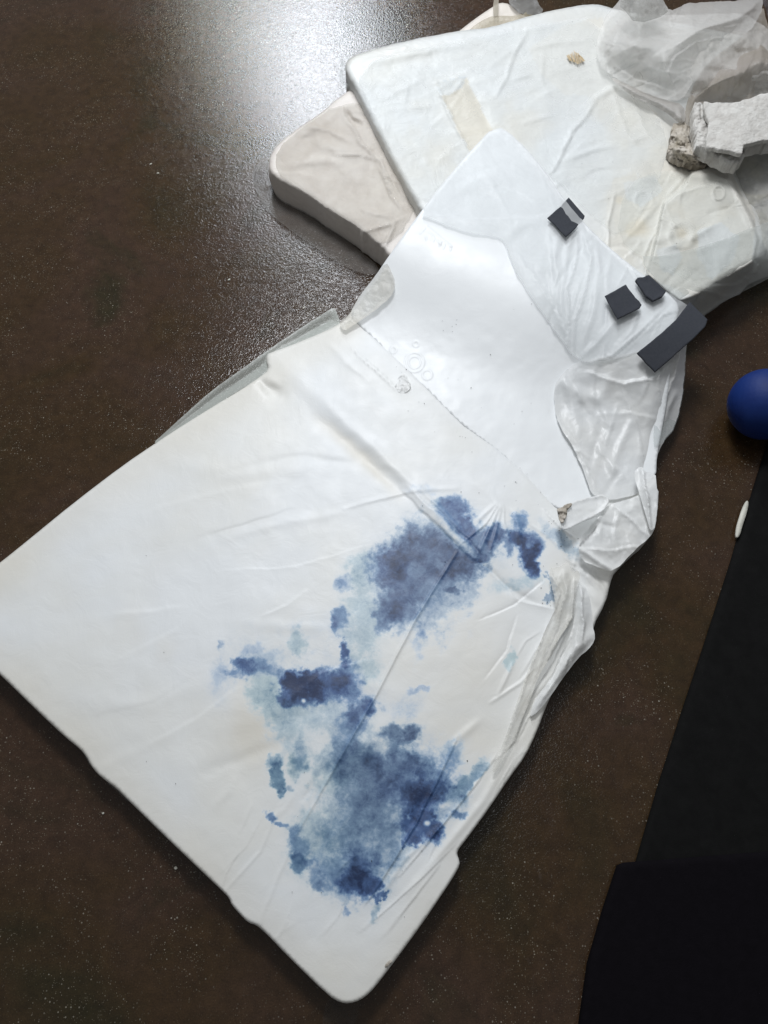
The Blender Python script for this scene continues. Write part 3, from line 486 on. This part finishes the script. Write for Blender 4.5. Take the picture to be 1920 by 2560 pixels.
# ------------------------------------------------------------------ upper slab
slabB = thing('wrapped_slab', 'large white plastic-wrapped slab at the back with a rust mark and lumpy taped film', 'wrapped slab', tuple(P(1400, 350, 0).tolist()), 'wrapped slabs under the stained panel')
B_out = [(862,172),(866,156),(876,145),(891,137),(937,122),(1022,101),(1090,88),(1153,76),(1220,70),(1290,50),(1347,34),(1410,20),(1473,10),(1507,13),(1540,24),(1700,60),(2030,120),(2030,610),(1920,652),(1880,668),(1830,690),(1781,716),(1740,742),(1712,772),(1640,785),(1500,700),(1300,575),(1150,525),(1075,538),(1052,532),(1040,512),(980,405),(950,345),(921,287),(890,225),(870,192)]
B_cr = [([(900,160),(1000,145),(1100,120),(1200,108)], 8, .004, 'r'),([(930,145),(1050,130),(1150,100),(1250,90)], 10, .003, 'f'),([(1320,80),(1290,130),(1265,200),(1240,240)], 10, .005, 'f'),([(1320,72),(1390,66)], 6, .003, 'r'),([(1330,120),(1400,105),(1480,100)], 7, .003, 'r'),([(1275,200),(1330,185)], 6, .003, 'r'),
 ([(1090,205),(1145,325),(1175,385)], 5, .006, 'f'),([(1165,195),(1200,270),(1230,330)], 12, -.004, 'r'),([(1090,206),(1130,195),(1165,190)], 10, .004, 'f'),([(1100,240),(1135,230),(1160,195)], 5, .004, 'r'),
 ([(1020,200),(1010,260),(1060,270)], 7, .003, 'r'),([(1040,250),(1042,265),(1080,262)], 5, .003, 'f'),([(960,275),(1040,270),(1090,262)], 7, .002, 'r'),([(960,310),(958,360)], 7, .002, 'r'),
 ([(1500,240),(1460,300),(1430,330),(1390,420),(1370,440)], 9, .006, 'f'),([(1540,215),(1500,240)], 8, .004, 'r'),([(1310,305),(1380,290)], 6, .003, 'r'),([(1410,400),(1480,375),(1540,360)], 7, .004, 'r'),([(1580,350),(1620,340)], 6, .003, 'r'),([(1360,130),(1355,200),(1380,240)], 8, .003, 'f'),([(1365,180),(1440,170)], 6, .002, 'r'),
 ([(1530,220),(1570,330),(1600,360)], 9, .004, 'f'),([(1570,220),(1620,330),(1660,370)], 9, .004, 'f'),([(1600,240),(1650,300),(1690,320)], 10, .005, 'r'),
 ([(1540,480),(1520,560),(1525,620)], 8, .005, 'f'),([(1655,495),(1600,560),(1570,590)], 8, .004, 'r'),([(1665,515),(1650,560),(1620,620),(1605,660)], 5, .005, 'f'),([(1560,430),(1650,455),(1700,445)], 7, .002, 'r')]
B_cr += rand_creases(46, (900, 110, 1560, 500), -15, 22, (50, 170), (5, 13), (.0008, .0026), 31)
B_cr += rand_creases(30, (1500, 420, 1900, 720), 20, 60, (50, 150), (5, 12), (.001, .004), 32)
# raised corner box pressing through the film
def box_h(X, Y):
    pl = [(1815,402),(1773,411),(1726,426),(1700,470),(1655,505),(1640,580),(1612,690),(1700,760),(1760,740),(1887,660),(1900,600),(1887,548),(1844,468)]
    i = inpoly(X, Y, pl); d = pdist(X, Y, pl); return np.where(i, .020*sstep(0, 9, d), 0), np.where(i, d, 0)
def zB(X, Y, D):
    bh, bd = box_h(X, Y)
    z = .112+fbm(X, Y, 260, 3, 86)*.004+fbm(X, Y, 55, 3, 87)*.0010+creases(X, Y, B_cr)*.85+bh
    k = (X > 1780) & ~inpoly(X, Y, [(1600,402),(1815,402),(1844,468),(1887,548),(1900,600),(1887,665),(1781,730),(1600,800)])
    z = z-np.where(k & (Y > 380) & (Y < 660), .030*sstep(0, 30, pdist(X, Y, [(1815,402),(1844,468),(1887,548),(1900,600),(1890,640),(1800,600)])), 0)
    z = z+crease(X, Y, [(1722,428),(1660,500)], 6, .004, 'r')+crease(X, Y, [(1680,490),(1740,470),(1800,455)], 6, .004, 'f')+crease(X, Y, [(1795,420),(1850,500),(1880,560)], 5, .003, 'f')+crease(X, Y, [(1790,560),(1740,590),(1660,625)], 8, .003, 'r')
    z = z+.004*np.exp(-((np.hypot((X-1797)/.85, Y-482)-17)/2.6)**2)+.002*np.exp(-((np.hypot(X-1610, Y-500)-22)/4)**2)
    z = z+.003*np.exp(-((np.hypot(X-1704, Y-588)-30)/8)**2)
    return z
def cB(X, Y, D):
    w = .18+.25*sstep(.1, .6, fbm(X, Y, 130, 4, 88))+.3*np.exp(-((X-1700)/190)**2-((Y-560)/150)**2)+.2*np.exp(-((X-1430)/150)**2-((Y-160)/110)**2)
    for cx, cy, r in ((1704,583,14),(1580,575,14),(1548,500,8),(1600,570,20)): w = w+.6*np.exp(-((X-cx)/r)**2-((Y-cy)/r)**2)
    wb_ = fbm(X, Y, 30, 2, 77)*7
    for q_, a_ in (([(1325,120),(1400,70),(1510,40),(1560,210),(1500,250),(1420,235),(1350,190)], .42), ([(1530,450),(1660,410),(1740,430),(1820,402),(1890,550),(1880,660),(1740,745),(1640,700),(1560,600),(1515,560)], .5), ([(1500,215),(1570,220),(1690,330),(1600,370),(1540,330)], .35)):
        w = np.where(inpoly(X+wb_, Y-wb_, q_), np.maximum(w, a_), w)
    for q_ in ([(1745,575),(1800,560),(1850,590),(1835,650),(1780,700),(1745,655)], [(1640,625),(1690,610),(1710,640),(1680,690),(1650,670)], [(1560,455),(1640,440),(1655,480),(1600,520),(1560,500)]):
        w = np.where(inpoly(X+wb_, Y-wb_, q_), .22, w)
    # tape window of old adhesive
    q = [(1088,206),(1165,192),(1200,262),(1235,335),(1178,384),(1145,325)]
    w = np.where(inpoly(X+fbm(X, Y, 20, 2, 3)*5, Y, q), np.maximum(w, .75), w)
    z = np.zeros(X.shape); g = .10*np.where(inpoly(X, Y, [(1088,206),(1165,188),(1160,215),(1120,240),(1100,238)]), 1, 0)
    g = g+.18*np.exp(-((X-1579)/16)**2-((Y-437)/9)**2)*sstep(0, .3, fbm(X, Y, 12, 2, 90))
    return np.stack([g, z, np.clip(w, 0, .9), z+1], -1)
sheet('slab_body', B_out, zB, M_slab, slabB, step=5, rnd=(.012, 20), floor=.001, jag=1, col=cB, dense=(3.6, (1500, 380, 1920, 760)))
# film skin hanging off the right edge
Fb = [(1590,640),(1660,640),(1780,610),(1900,560),(2030,520),(2030,650),(1920,697),(1885,716),(1817,748),(1766,788),(1740,800),(1722,770),(1714,760),(1667,730)]
Fb_cr = [([(1700,700),(1765,722),(1800,716)], 6, .004, 'f'),([(1766,716),(1840,712),(1880,690)], 8, .006, 'f'),([(1765,718),(1800,740),(1830,742)], 6, .005, 'r'),([(1860,690),(1890,712)], 5, .005, 'f'),([(1640,650),(1700,690),(1766,717)], 6, .003, 'f')]
def zFb(X, Y, D):
    e = sstep(-20, 60, (X-1740)*.50+(Y-742)*.86); return .134-.085*e+fbm(X, Y, 50, 4, 92)*.003+creases(X, Y, Fb_cr)
sheet('film_skirt', Fb, zFb, film('skirt_film', op=.30, color=(.60, .62, .60), fine=.5), slabB, step=4.5, jag=1)
sheet('film_skin', [(880,160),(1100,110),(1350,60),(1500,40),(1560,200),(1680,330),(1640,480),(1560,600),(1480,540),(1380,440),(1250,320),(1120,440),(1060,520),(1000,420),(940,300)], lambda X, Y, D: zB(X, Y, D)+.004+fbm(X, Y, 44, 4, 93)*.0028, film('crinkled_film', op=.12, color=(.84, .85, .85), fine=.6), slabB, step=6, jag=4)
sheet('film_skin', [(1560,470),(1640,420),(1730,440),(1800,430),(1850,500),(1880,570),(1880,640),(1800,690),(1720,700),(1620,650),(1540,600)], lambda X, Y, D: zB(X, Y, D)+.004+np.abs(fbm(X, Y, 60, 3, 94))*.005, film('crinkled_warm_film', op=.12, color=(.80, .81, .78), fine=.6), slabB, step=5, jag=4)
sheet('film_bump', [(866,158),(858,152),(850,160),(851,172),(846,182),(850,196),(858,212),(864,226),(872,215),(872,185)], lambda X, Y, D: .075+fbm(X, Y, 10, 2, 95)*.004, M_film_thin, slabB, step=3)
# rust print on the back slab
rm = []
for i in range(9):
    x = 1416+i*4.4; rm.append([(x, 128+abs(i-4)*3.0), (x+3, 128+abs(i-4)*3.0), (x+12, 160-abs(i-4)*2.0), (x+9, 160-abs(i-4)*2.0)])
V = []; Fs = []
for q in rm:
    n0 = len(V)
    for (x, y) in q: V.append(P(x+random.uniform(-1, 1), y+random.uniform(-2, 2), zB(np.array([1435.]), np.array([145.]), np.array([90.]))[0]+.0075))
    Fs.append([n0, n0+3, n0+2, n0+1])
zz = np.array(V); o = mkmesh('rust_mark', zz, Fs, M_rust, slabB, smooth=False)
# ------------------------------------------------------------------ third slab glimpsed behind
slabD = thing('wrapped_slab', 'cream wrapped slab just showing behind the large white slab at the top edge', 'wrapped slab', tuple(P(1260, 20, 0).tolist()), 'wrapped slabs under the stained panel')
sheet('slab_body', [(1140,84),(1170,60),(1200,38),(1232,17),(1250,6),(1275,10),(1292,28),(1310,40),(1380,60),(1300,120),(1170,110)], lambda X, Y, D: .05+fbm(X, Y, 40, 3, 96)*.004, M_slabc, slabD, step=4, rnd=(.006, 10), floor=.001, col=plaincol(.25))
sheet('brown_film', [(1165,82),(1190,60),(1225,42),(1250,40),(1295,38),(1320,30),(1335,40),(1250,75)], lambda X, Y, D: .062+fbm(X, Y, 16, 3, 97)*.004, film('brown_tape', op=.5, color=(.50, .45, .34), fine=.5), slabD, step=3.5, jag=2)
sheet('tape_strip', [(1236,-10),(1247,-10),(1246,20),(1246,40),(1234,40),(1232,20)], lambda X, Y, D: .066+0*X, film('tape_clear', op=.6, color=(.50, .46, .38), fine=.2), slabD, step=4, smooth=0)
sheet('grey_film', [(1275,-30),(1335,-30),(1345,8),(1362,30),(1330,38),(1300,34),(1285,20),(1270,5)], lambda X, Y, D: .06+fbm(X, Y, 30, 3, 98)*.008, film('grey_film_plastic', op=.55, color=(.34, .34, .33), fine=.6), slabD, step=4, jag=2)
# ------------------------------------------------------------------ crumpled bag
bag = thing('plastic_bag', 'crumpled grey and brown clear plastic bag heaped at the top right corner', 'plastic bag', tuple(P(1750, 180, .12).tolist()))
G1 = [(1490,120),(1500,70),(1520,30),(1545,8),(1560,-20),(1640,-30),(1660,5),(1674,28),(1700,18),(1715,8),(1760,5),(1850,2),(1905,-10),(1908,15),(1895,50),(1872,80),(1830,105),(1790,130),(1765,165),(1735,200),(1716,235),(1700,252),(1663,248),(1625,238),(1570,212),(1525,188),(1498,162)]
G1_cr = [([(1550,20),(1575,45),(1592,62),(1640,50),(1672,36)], 7, .014, 'f'),([(1595,62),(1650,55),(1672,40)], 8, .010, 'r'),([(1674,30),(1680,60),(1720,50),(1780,40)], 6, .010, 'f'),([(1690,110),(1740,85),(1800,70),(1850,60)], 7, .010, 'f'),([(1700,100),(1760,70),(1830,55)], 6, .008, 'r'),([(1665,190),(1690,140),(1740,105),(1790,95),(1850,90)], 8, .014, 'f'),([(1640,200),(1665,150),(1690,120)], 9, .008, 'r'),([(1540,170),(1580,200),(1640,215),(1690,230)], 12, .010, 'f'),([(1545,100),(1600,120),(1660,110)], 10, .008, 'r'),([(1530,60),(1520,110),(1530,160)], 14, .007, 'r'),([(1800,60),(1810,85),(1800,100)], 6, .008, 'f'),([(1600,150),(1630,180),(1700,195)], 10, .008, 'r')]
G1_cr += rand_creases(70, (1510, 20, 1880, 230), -25, 35, (30, 120), (2.5, 6), (.002, .007), 41)
def zG1(X, Y, D): return .135+.075*sstep(0, 110, D)+.02*sstep(1500, 1850, X)+fbm(X, Y, 90, 3, 101)*.010+creases(X, Y, G1_cr)*.42
sheet('pale_fold', G1, zG1, M_bag, bag, step=3.2, jag=2)
G2 = [(1718,330),(1708,318),(1710,290),(1716,262),(1728,225),(1750,180),(1790,140),(1830,110),(1872,80),(1895,50),(1908,12),(1915,50),(1925,80),(1990,90),(1990,215),(1920,230),(1880,246),(1850,254),(1800,256),(1762,258),(1740,262),(1735,300),(1735,330)]
G2_cr = [([(1890,80),(1850,130),(1800,180),(1750,250)], 10, .014, 'f'),([(1900,90),(1880,150),(1840,220),(1810,250)], 8, .012, 'f'),([(1905,100),(1900,160),(1880,240)], 7, .012, 'r'),([(1915,100),(1925,170),(1915,230)], 8, .010, 'f'),([(1870,120),(1820,170),(1780,230)], 7, .010, 'r'),([(1728,230),(1718,280),(1714,320)], 8, .012, 'r'),([(1800,190),(1790,240)], 8, .008, 'f'),([(1850,150),(1845,230)], 7, .009, 'r')]
G2_cr += rand_creases(22, (1760, 90, 1920, 250), 112, 14, (50, 150), (4, 8), (.003, .008), 42)
def zG2(X, Y, D): return .120+.070*sstep(0, 80, D)+fbm(X, Y, 60, 3, 102)*.008+creases(X, Y, G2_cr)*.4
sheet('brown_fold', G2, zG2, M_bag_brown, bag, step=3.2, jag=1.5)
sheet('inner_layer', [(1500,110),(1560,30),(1680,40),(1860,30),(1900,60),(1980,100),(1980,230),(1850,240),(1740,250),(1620,225),(1540,190)], lambda X, Y, D: .128+.035*sstep(0, 60, D)+fbm(X, Y, 45, 4, 103)*.018, film('inner_bag_film', op=.34, color=(.70, .68, .65), fine=.6, transl=.2), bag, step=4.5, jag=3)
sheet('lower_fold', [(1525,190),(1570,212),(1625,236),(1665,250),(1710,262),(1716,300),(1700,312),(1672,285),(1630,262),(1580,240),(1545,215)], lambda X, Y, D: .135+.012*sstep(0, 14, D)+fbm(X, Y, 26, 3, 104)*.006, film('lower_bag_film', op=.6, color=(.60, .57, .54), fine=.5), bag, step=3.5)
sheet('dark_flap', [(1556,-20),(1548,16),(1560,24),(1590,62),(1672,36),(1664,10),(1640,-30)], lambda X, Y, D: .235+fbm(X, Y, 30, 4, 105)*.015, film('dark_bag_film', op=.35, color=(.30, .30, .28), fine=.7), bag, step=3.2)
sheet('right_fold', [(1900,12),(1912,10),(1930,90),(1990,160),(1990,-40),(1912,-40)], lambda X, Y, D: .10+fbm(X, Y, 30, 4, 106)*.02, film('dark_bag_film_right', op=.4, color=(.12, .11, .12), fine=.7), bag, step=5)
# grey film beneath the plaster
rag = thing('film_sheet', 'greyish crumpled clear sheet spreading below the plaster lump at the right edge', 'plastic sheet', tuple(P(1880, 450, .1).tolist()))
G3_cr = rand_creases(22, (1840, 390, 1960, 640), -28, 18, (40, 130), (4, 9), (.002, .006), 44)
sheet('film_fold', [(1830,398),(1858,388),(1930,330),(1990,330),(1990,640),(1925,640),(1903,600),(1893,548),(1852,470)], lambda X, Y, D: .104+.012*sstep(0, 40, D)+fbm(X, Y, 45, 4, 107)*.010+creases(X, Y, G3_cr), film('grey_sheet_film', op=.55, color=(.56, .56, .57), dirt=(.60, .58, .50), fine=.6), rag, step=3.6, jag=2)
# ------------------------------------------------------------------ plaster and dirty clump
pl = thing('plaster_chunk', 'broken chalky grey-white plaster chunk beside the plastic bag at the right edge', 'plaster', tuple(P(1830, 310, .14).tolist()))
sheet('fractured_core', [(1735,256),(1748,257),(1760,262),(1790,262),(1831,260),(1876,250),(1990,235),(1990,352),(1920,352),(1862,366),(1862,388),(1845,406),(1818,399),(1790,384),(1766,373),(1740,364),(1741,330),(1736,300)], lambda X, Y, D: .186+fbm(X, Y, 14, 4, 111, .65)*.007-.010*np.exp(-((X-1754)/5)**2)*(Y < 300), M_plaster, pl, step=2.6, smooth=0, jag=4, thick=.035)
sheet('smooth_face', [(1760,254),(1790,257),(1831,256),(1876,246),(1900,234),(1990,224),(1990,340),(1918,347),(1860,362),(1856,384),(1838,382),(1800,372),(1768,368),(1766,340),(1774,305),(1764,290)], lambda X, Y, D: .205+.006*sstep(1760, 1850, X)+fbm(X, Y, 60, 4, 112)*.005+fbm(X, Y, 9, 3, 113)*.0012, M_plaster, pl, step=2.8, smooth=0, jag=4, thick=.010)
cl = sheet('dirty_clump', [(1683,310),(1698,305),(1714,304),(1724,318),(1735,333),(1742,368),(1766,380),(1793,393),(1768,408),(1739,415),(1712,408),(1667,388),(1674,365),(1679,343)], lambda X, Y, D: .136+.028*sstep(0, 30, D)+fbm(X, Y, 26, 5, 114, .65)*.020, M_rag, None, step=2.4, thick=.014, jag=5)
tag(cl, 'brown-stained lump of crumpled debris left of the plaster chunk', 'debris')
# ------------------------------------------------------------------ black loop tape pieces
def patch(poly, z, label, jag=1, thick=.0018, name='tape_piece', curl=.0):
    o = sheet(name, poly, (lambda X, Y, D: z(X, Y)+fbm(X, Y, 30, 2, 120)*.0006+curl*np.exp(-(D/9)**2)) if callable(z) else (lambda X, Y, D: z+0*X), M_black, None, step=3, smooth=0, jag=jag, thick=thick)
    return tag(o, label, 'tape piece', 'black hook-and-loop tape pieces')
zf = lambda k: (lambda X, Y: zDbase(X, Y)+k)
patch([(1369,545),(1385,530),(1401,517),(1408,522),(1414,535),(1420,540),(1428,552),(1437,556),(1446,560),(1440,570),(1414,592),(1390,566)], zf(.016), 'torn black square nearest the film corner, upper left of the pieces', curl=.001)
patch([(1422,494),(1462,540),(1460,546),(1452,554),(1432,566),(1400,520),(1410,505)], zf(.0035), 'thin black strip half hidden under the film beside the upper square', jag=.6)
patch([(1512,740),(1538,726),(1565,711),(1571,722),(1578,730),(1589,744),(1598,752),(1604,762),(1600,770),(1572,784),(1544,798),(1527,768)], zf(.017), 'ragged black square left of the smaller piece above the long strip', curl=.001, jag=.8)
patch([(1589,700),(1594,694),(1608,693),(1622,687),(1643,706),(1665,728),(1656,741),(1633,752),(1616,740),(1604,722)], zf(.018), 'five-sided small black piece with curled edges next to the ragged square', jag=.5, curl=.002, thick=.005)
patch([(1593,882),(1625,856),(1658,829),(1690,799),(1706,778),(1724,755),(1745,775),(1769,799),(1764,815),(1738,842),(1710,867),(1674,899),(1638,930),(1614,905)], zf(.022), 'long black strip overhanging the panel edge toward the dark floor', jag=.8, curl=.0, thick=.003)
# ------------------------------------------------------------------ ball
cx, cy, rp = 1912, 1011, 88
u, v = (cx-960)/F, -(cy-1280)/F; mm = math.sqrt(1+u*u+v*v); R = .06
for _ in range(20):
    c = P(cx, cy, R); Lg = math.dist(c.tolist(), (0, 0, H)); R = rp*Lg/(F*mm)
bm = bmesh.new(); bmesh.ops.create_icosphere(bm, subdivisions=6, radius=R)
for q in bm.verts:
    k = q.co.normalized(); ns = math.sin(k.x*31+k.y*17)*math.sin(k.y*29-k.z*23); q.co *= 1+.0012*ns
    if abs(k.z+.12+k.x*.18) < .012: q.co *= .992
me = bpy.data.meshes.new('ball'); bm.to_mesh(me); bm.free(); me.polygons.foreach_set('use_smooth', [True]*len(me.polygons)); me.materials.append(M_ball)
ball = bpy.data.objects.new('ball', me); C.objects.link(ball); ball.location = c.tolist(); tag(ball, 'deep blue rubber ball cut off by the right edge of the picture', 'ball')
# ------------------------------------------------------------------ mats and sliver
def slab_obj(name, poly, z, label, cat, mat_, step=12, r=(.004, 8)):
    o = sheet(name, poly, lambda X, Y, D: z+0*X, mat_, None, step=step, smooth=0, floor=.0005, rnd=r); return tag(o, label, cat)
slab_obj('rubber_mat', [(1925,1095),(1896,1183),(1879,1238),(1844,1347),(1829,1400),(1765,1600),(1699,1800),(1649,1955),(1599,2127),(1560,2260),(1510,2430),(1460,2640),(2150,2640),(2150,1060)], .012, 'black matt rubber mat along the right edge of the floor', 'mat', M_mat)
slab_obj('black_case', [(1546,2163),(1562,2156),(1640,2150),(2150,2110),(2150,2640),(1448,2640),(1450,2560),(1471,2410),(1508,2280)], .018, 'low black flat case lying on the mat at the bottom right', 'case', plain('black_case_plastic', (.0045, .0038, .0052), .9, .06))
sl = sheet('white_sliver', [(1869,1251),(1872,1258),(1868,1280),(1856,1315),(1851,1335),(1845,1344),(1839,1342),(1841,1318),(1848,1295),(1856,1270),(1864,1254)], lambda X, Y, D: .0165+.002*sstep(0, 6, D), M_chip, None, step=2.5, thick=.004)
tag(sl, 'thin white leaf-shaped sliver lying on the edge of the black mat', 'sliver')
# ------------------------------------------------------------------ chips on the floor and specks of grit
def chip(px, py, L, Wd, ang, z, m, label, name='paint_chip', grp='pale chips on the dark floor', cat='chip'):
    n = 7; V = []; a0 = math.radians(ang); c0 = P(px, py, z)
    for lv in (0, .0012):
        for i in range(n):
            t = 2*math.pi*i/n; rr = random.uniform(.75, 1.1)*(1 if lv == 0 else .8)
            x = math.cos(t)*L*rr; y = math.sin(t)*Wd*rr
            V.append([c0[0]+x*math.cos(a0)-y*math.sin(a0), c0[1]+x*math.sin(a0)+y*math.cos(a0), z+lv])
    Fs = [[i, (i+1) % n, n+(i+1) % n, n+i] for i in range(n)]+[list(range(n, 2*n))]
    o = mkmesh(name, np.array(V), Fs, m, smooth=False); return tag(o, label, cat, grp)
chip(377, 410, .0042, .0022, 30, .001, M_chip, 'pale curved chip, upper of two lying close together on the open floor')
chip(395, 433, .0038, .0020, 10, .001, M_chip, 'pale chip just below another one on the open floor left of the slabs')
chip(573, 699, .0042, .0024, 40, .001, M_chip, 'pale chip alone on the floor below the shadow of the cream slab')
chip(760, 769, .0045, .0022, 60, .001, M_chip, 'white chip on the floor just left of the loose film corner')
chip(258, 2033, .0024, .0024, 0, .001, M_chip, 'tiny white chip on the floor beside the lower left panel edge')
chip(472, 996, .0022, .0016, 0, .001, M_chip, 'tiny white chip on the floor above the grey film flange')
chip(440, 2170, .0034, .0030, 0, .001, M_chip, 'round greyish pebble on the floor below the left panel edge', name='pebble', grp=None, cat='pebble')
def grit(name, parent, pts, zf_, lo=.0008, hi=.0018):
    V = []; Fs = []
    for (x, y) in pts:
        c0 = P(x, y, zf_(np.array([x]), np.array([y]))[0]); s = random.uniform(lo, hi); n0 = len(V); a = random.uniform(0, 3)
        for k in range(4): V.append([c0[0]+math.cos(a+k*1.57)*s*random.uniform(.4, 1.5), c0[1]+math.sin(a+k*1.57)*s*random.uniform(.3, 1), c0[2]+.0002])
        V.append([c0[0], c0[1], c0[2]+s*.8])
        for k in range(4): Fs.append([n0+k, n0+(k+1) % 4, n0+4])
    o = mkmesh(name, np.array(V), Fs, M_dirt, parent, smooth=False); o['kind'] = 'stuff'; return o
DA = np.array([100.])
ptsA = [(1402,1366),(1405,1370),(1425,1363),(1473,1366),(1473,1371),(744,2041),(1074,2089),(1055,2127),(1168,1902),(1011,2292),(1018,2353),(985,2415),(1020,2357),(770,1958)]
ptsA += [(random.gauss(1290, 90), random.gauss(1320, 60)) for _ in range(26)]+[(random.gauss(1376, 10), random.gauss(1480, 26)) for _ in range(14)]+[(random.gauss(1420, 14), random.gauss(1345, 30)) for _ in range(14)]+[(random.uniform(300, 1200), random.uniform(1100, 2300)) for _ in range(12)]
def zAx(X, Y): return zA(X, Y, DA)+.0012
grit('dirt_specks', panel, [p for p in ptsA if not (p[0] > 1480 and p[1] < 1300)], zAx, .0006, .0013)
ptsD = [(1428,886),(1156,1092),(1163,1094),(1150,1091),(1061,1009),(1047,1005),(991,917),(1120,945),(1145,950),(1106,802),(1130,816),(1131,829),(1203,1019),(1285,1060),(1180,1130),(1289,1205),(1292,1208),(1285,1203),(1300,1170),(1318,1185),(1262,1215)]+[(random.uniform(1000, 1350), random.uniform(700, 1120)) for _ in range(16)]
grit('dirt_specks', panel, ptsD, lambda X, Y: np.maximum(zD(X, Y, DA), zA(X, Y, DA))+.001, .0006, .0013)
ptsB = [(1239,131),(1240,129),(1275,133),(1455,409),(1521,497),(1773,412),(1719,456),(1692,609),(1821,545),(1445,51),(1431,55),(1418,480),(1592,405),(1532,405),(1078,268),(1073,262),(1843,490)]
grit('dirt_specks', slabB, ptsB, lambda X, Y: zB(X, Y, DA)+.009, .0008, .0016)
# brown scrap near the lower right edge of the panel
sc = sheet('brown_scrap', [(962,2414),(970,2404),(978,2399),(983,2404),(976,2412),(964,2417)], lambda X, Y, D: .0535+fbm(X, Y, 6, 2, 130)*.001, M_rag, panel, step=2, thick=.001, jag=2)
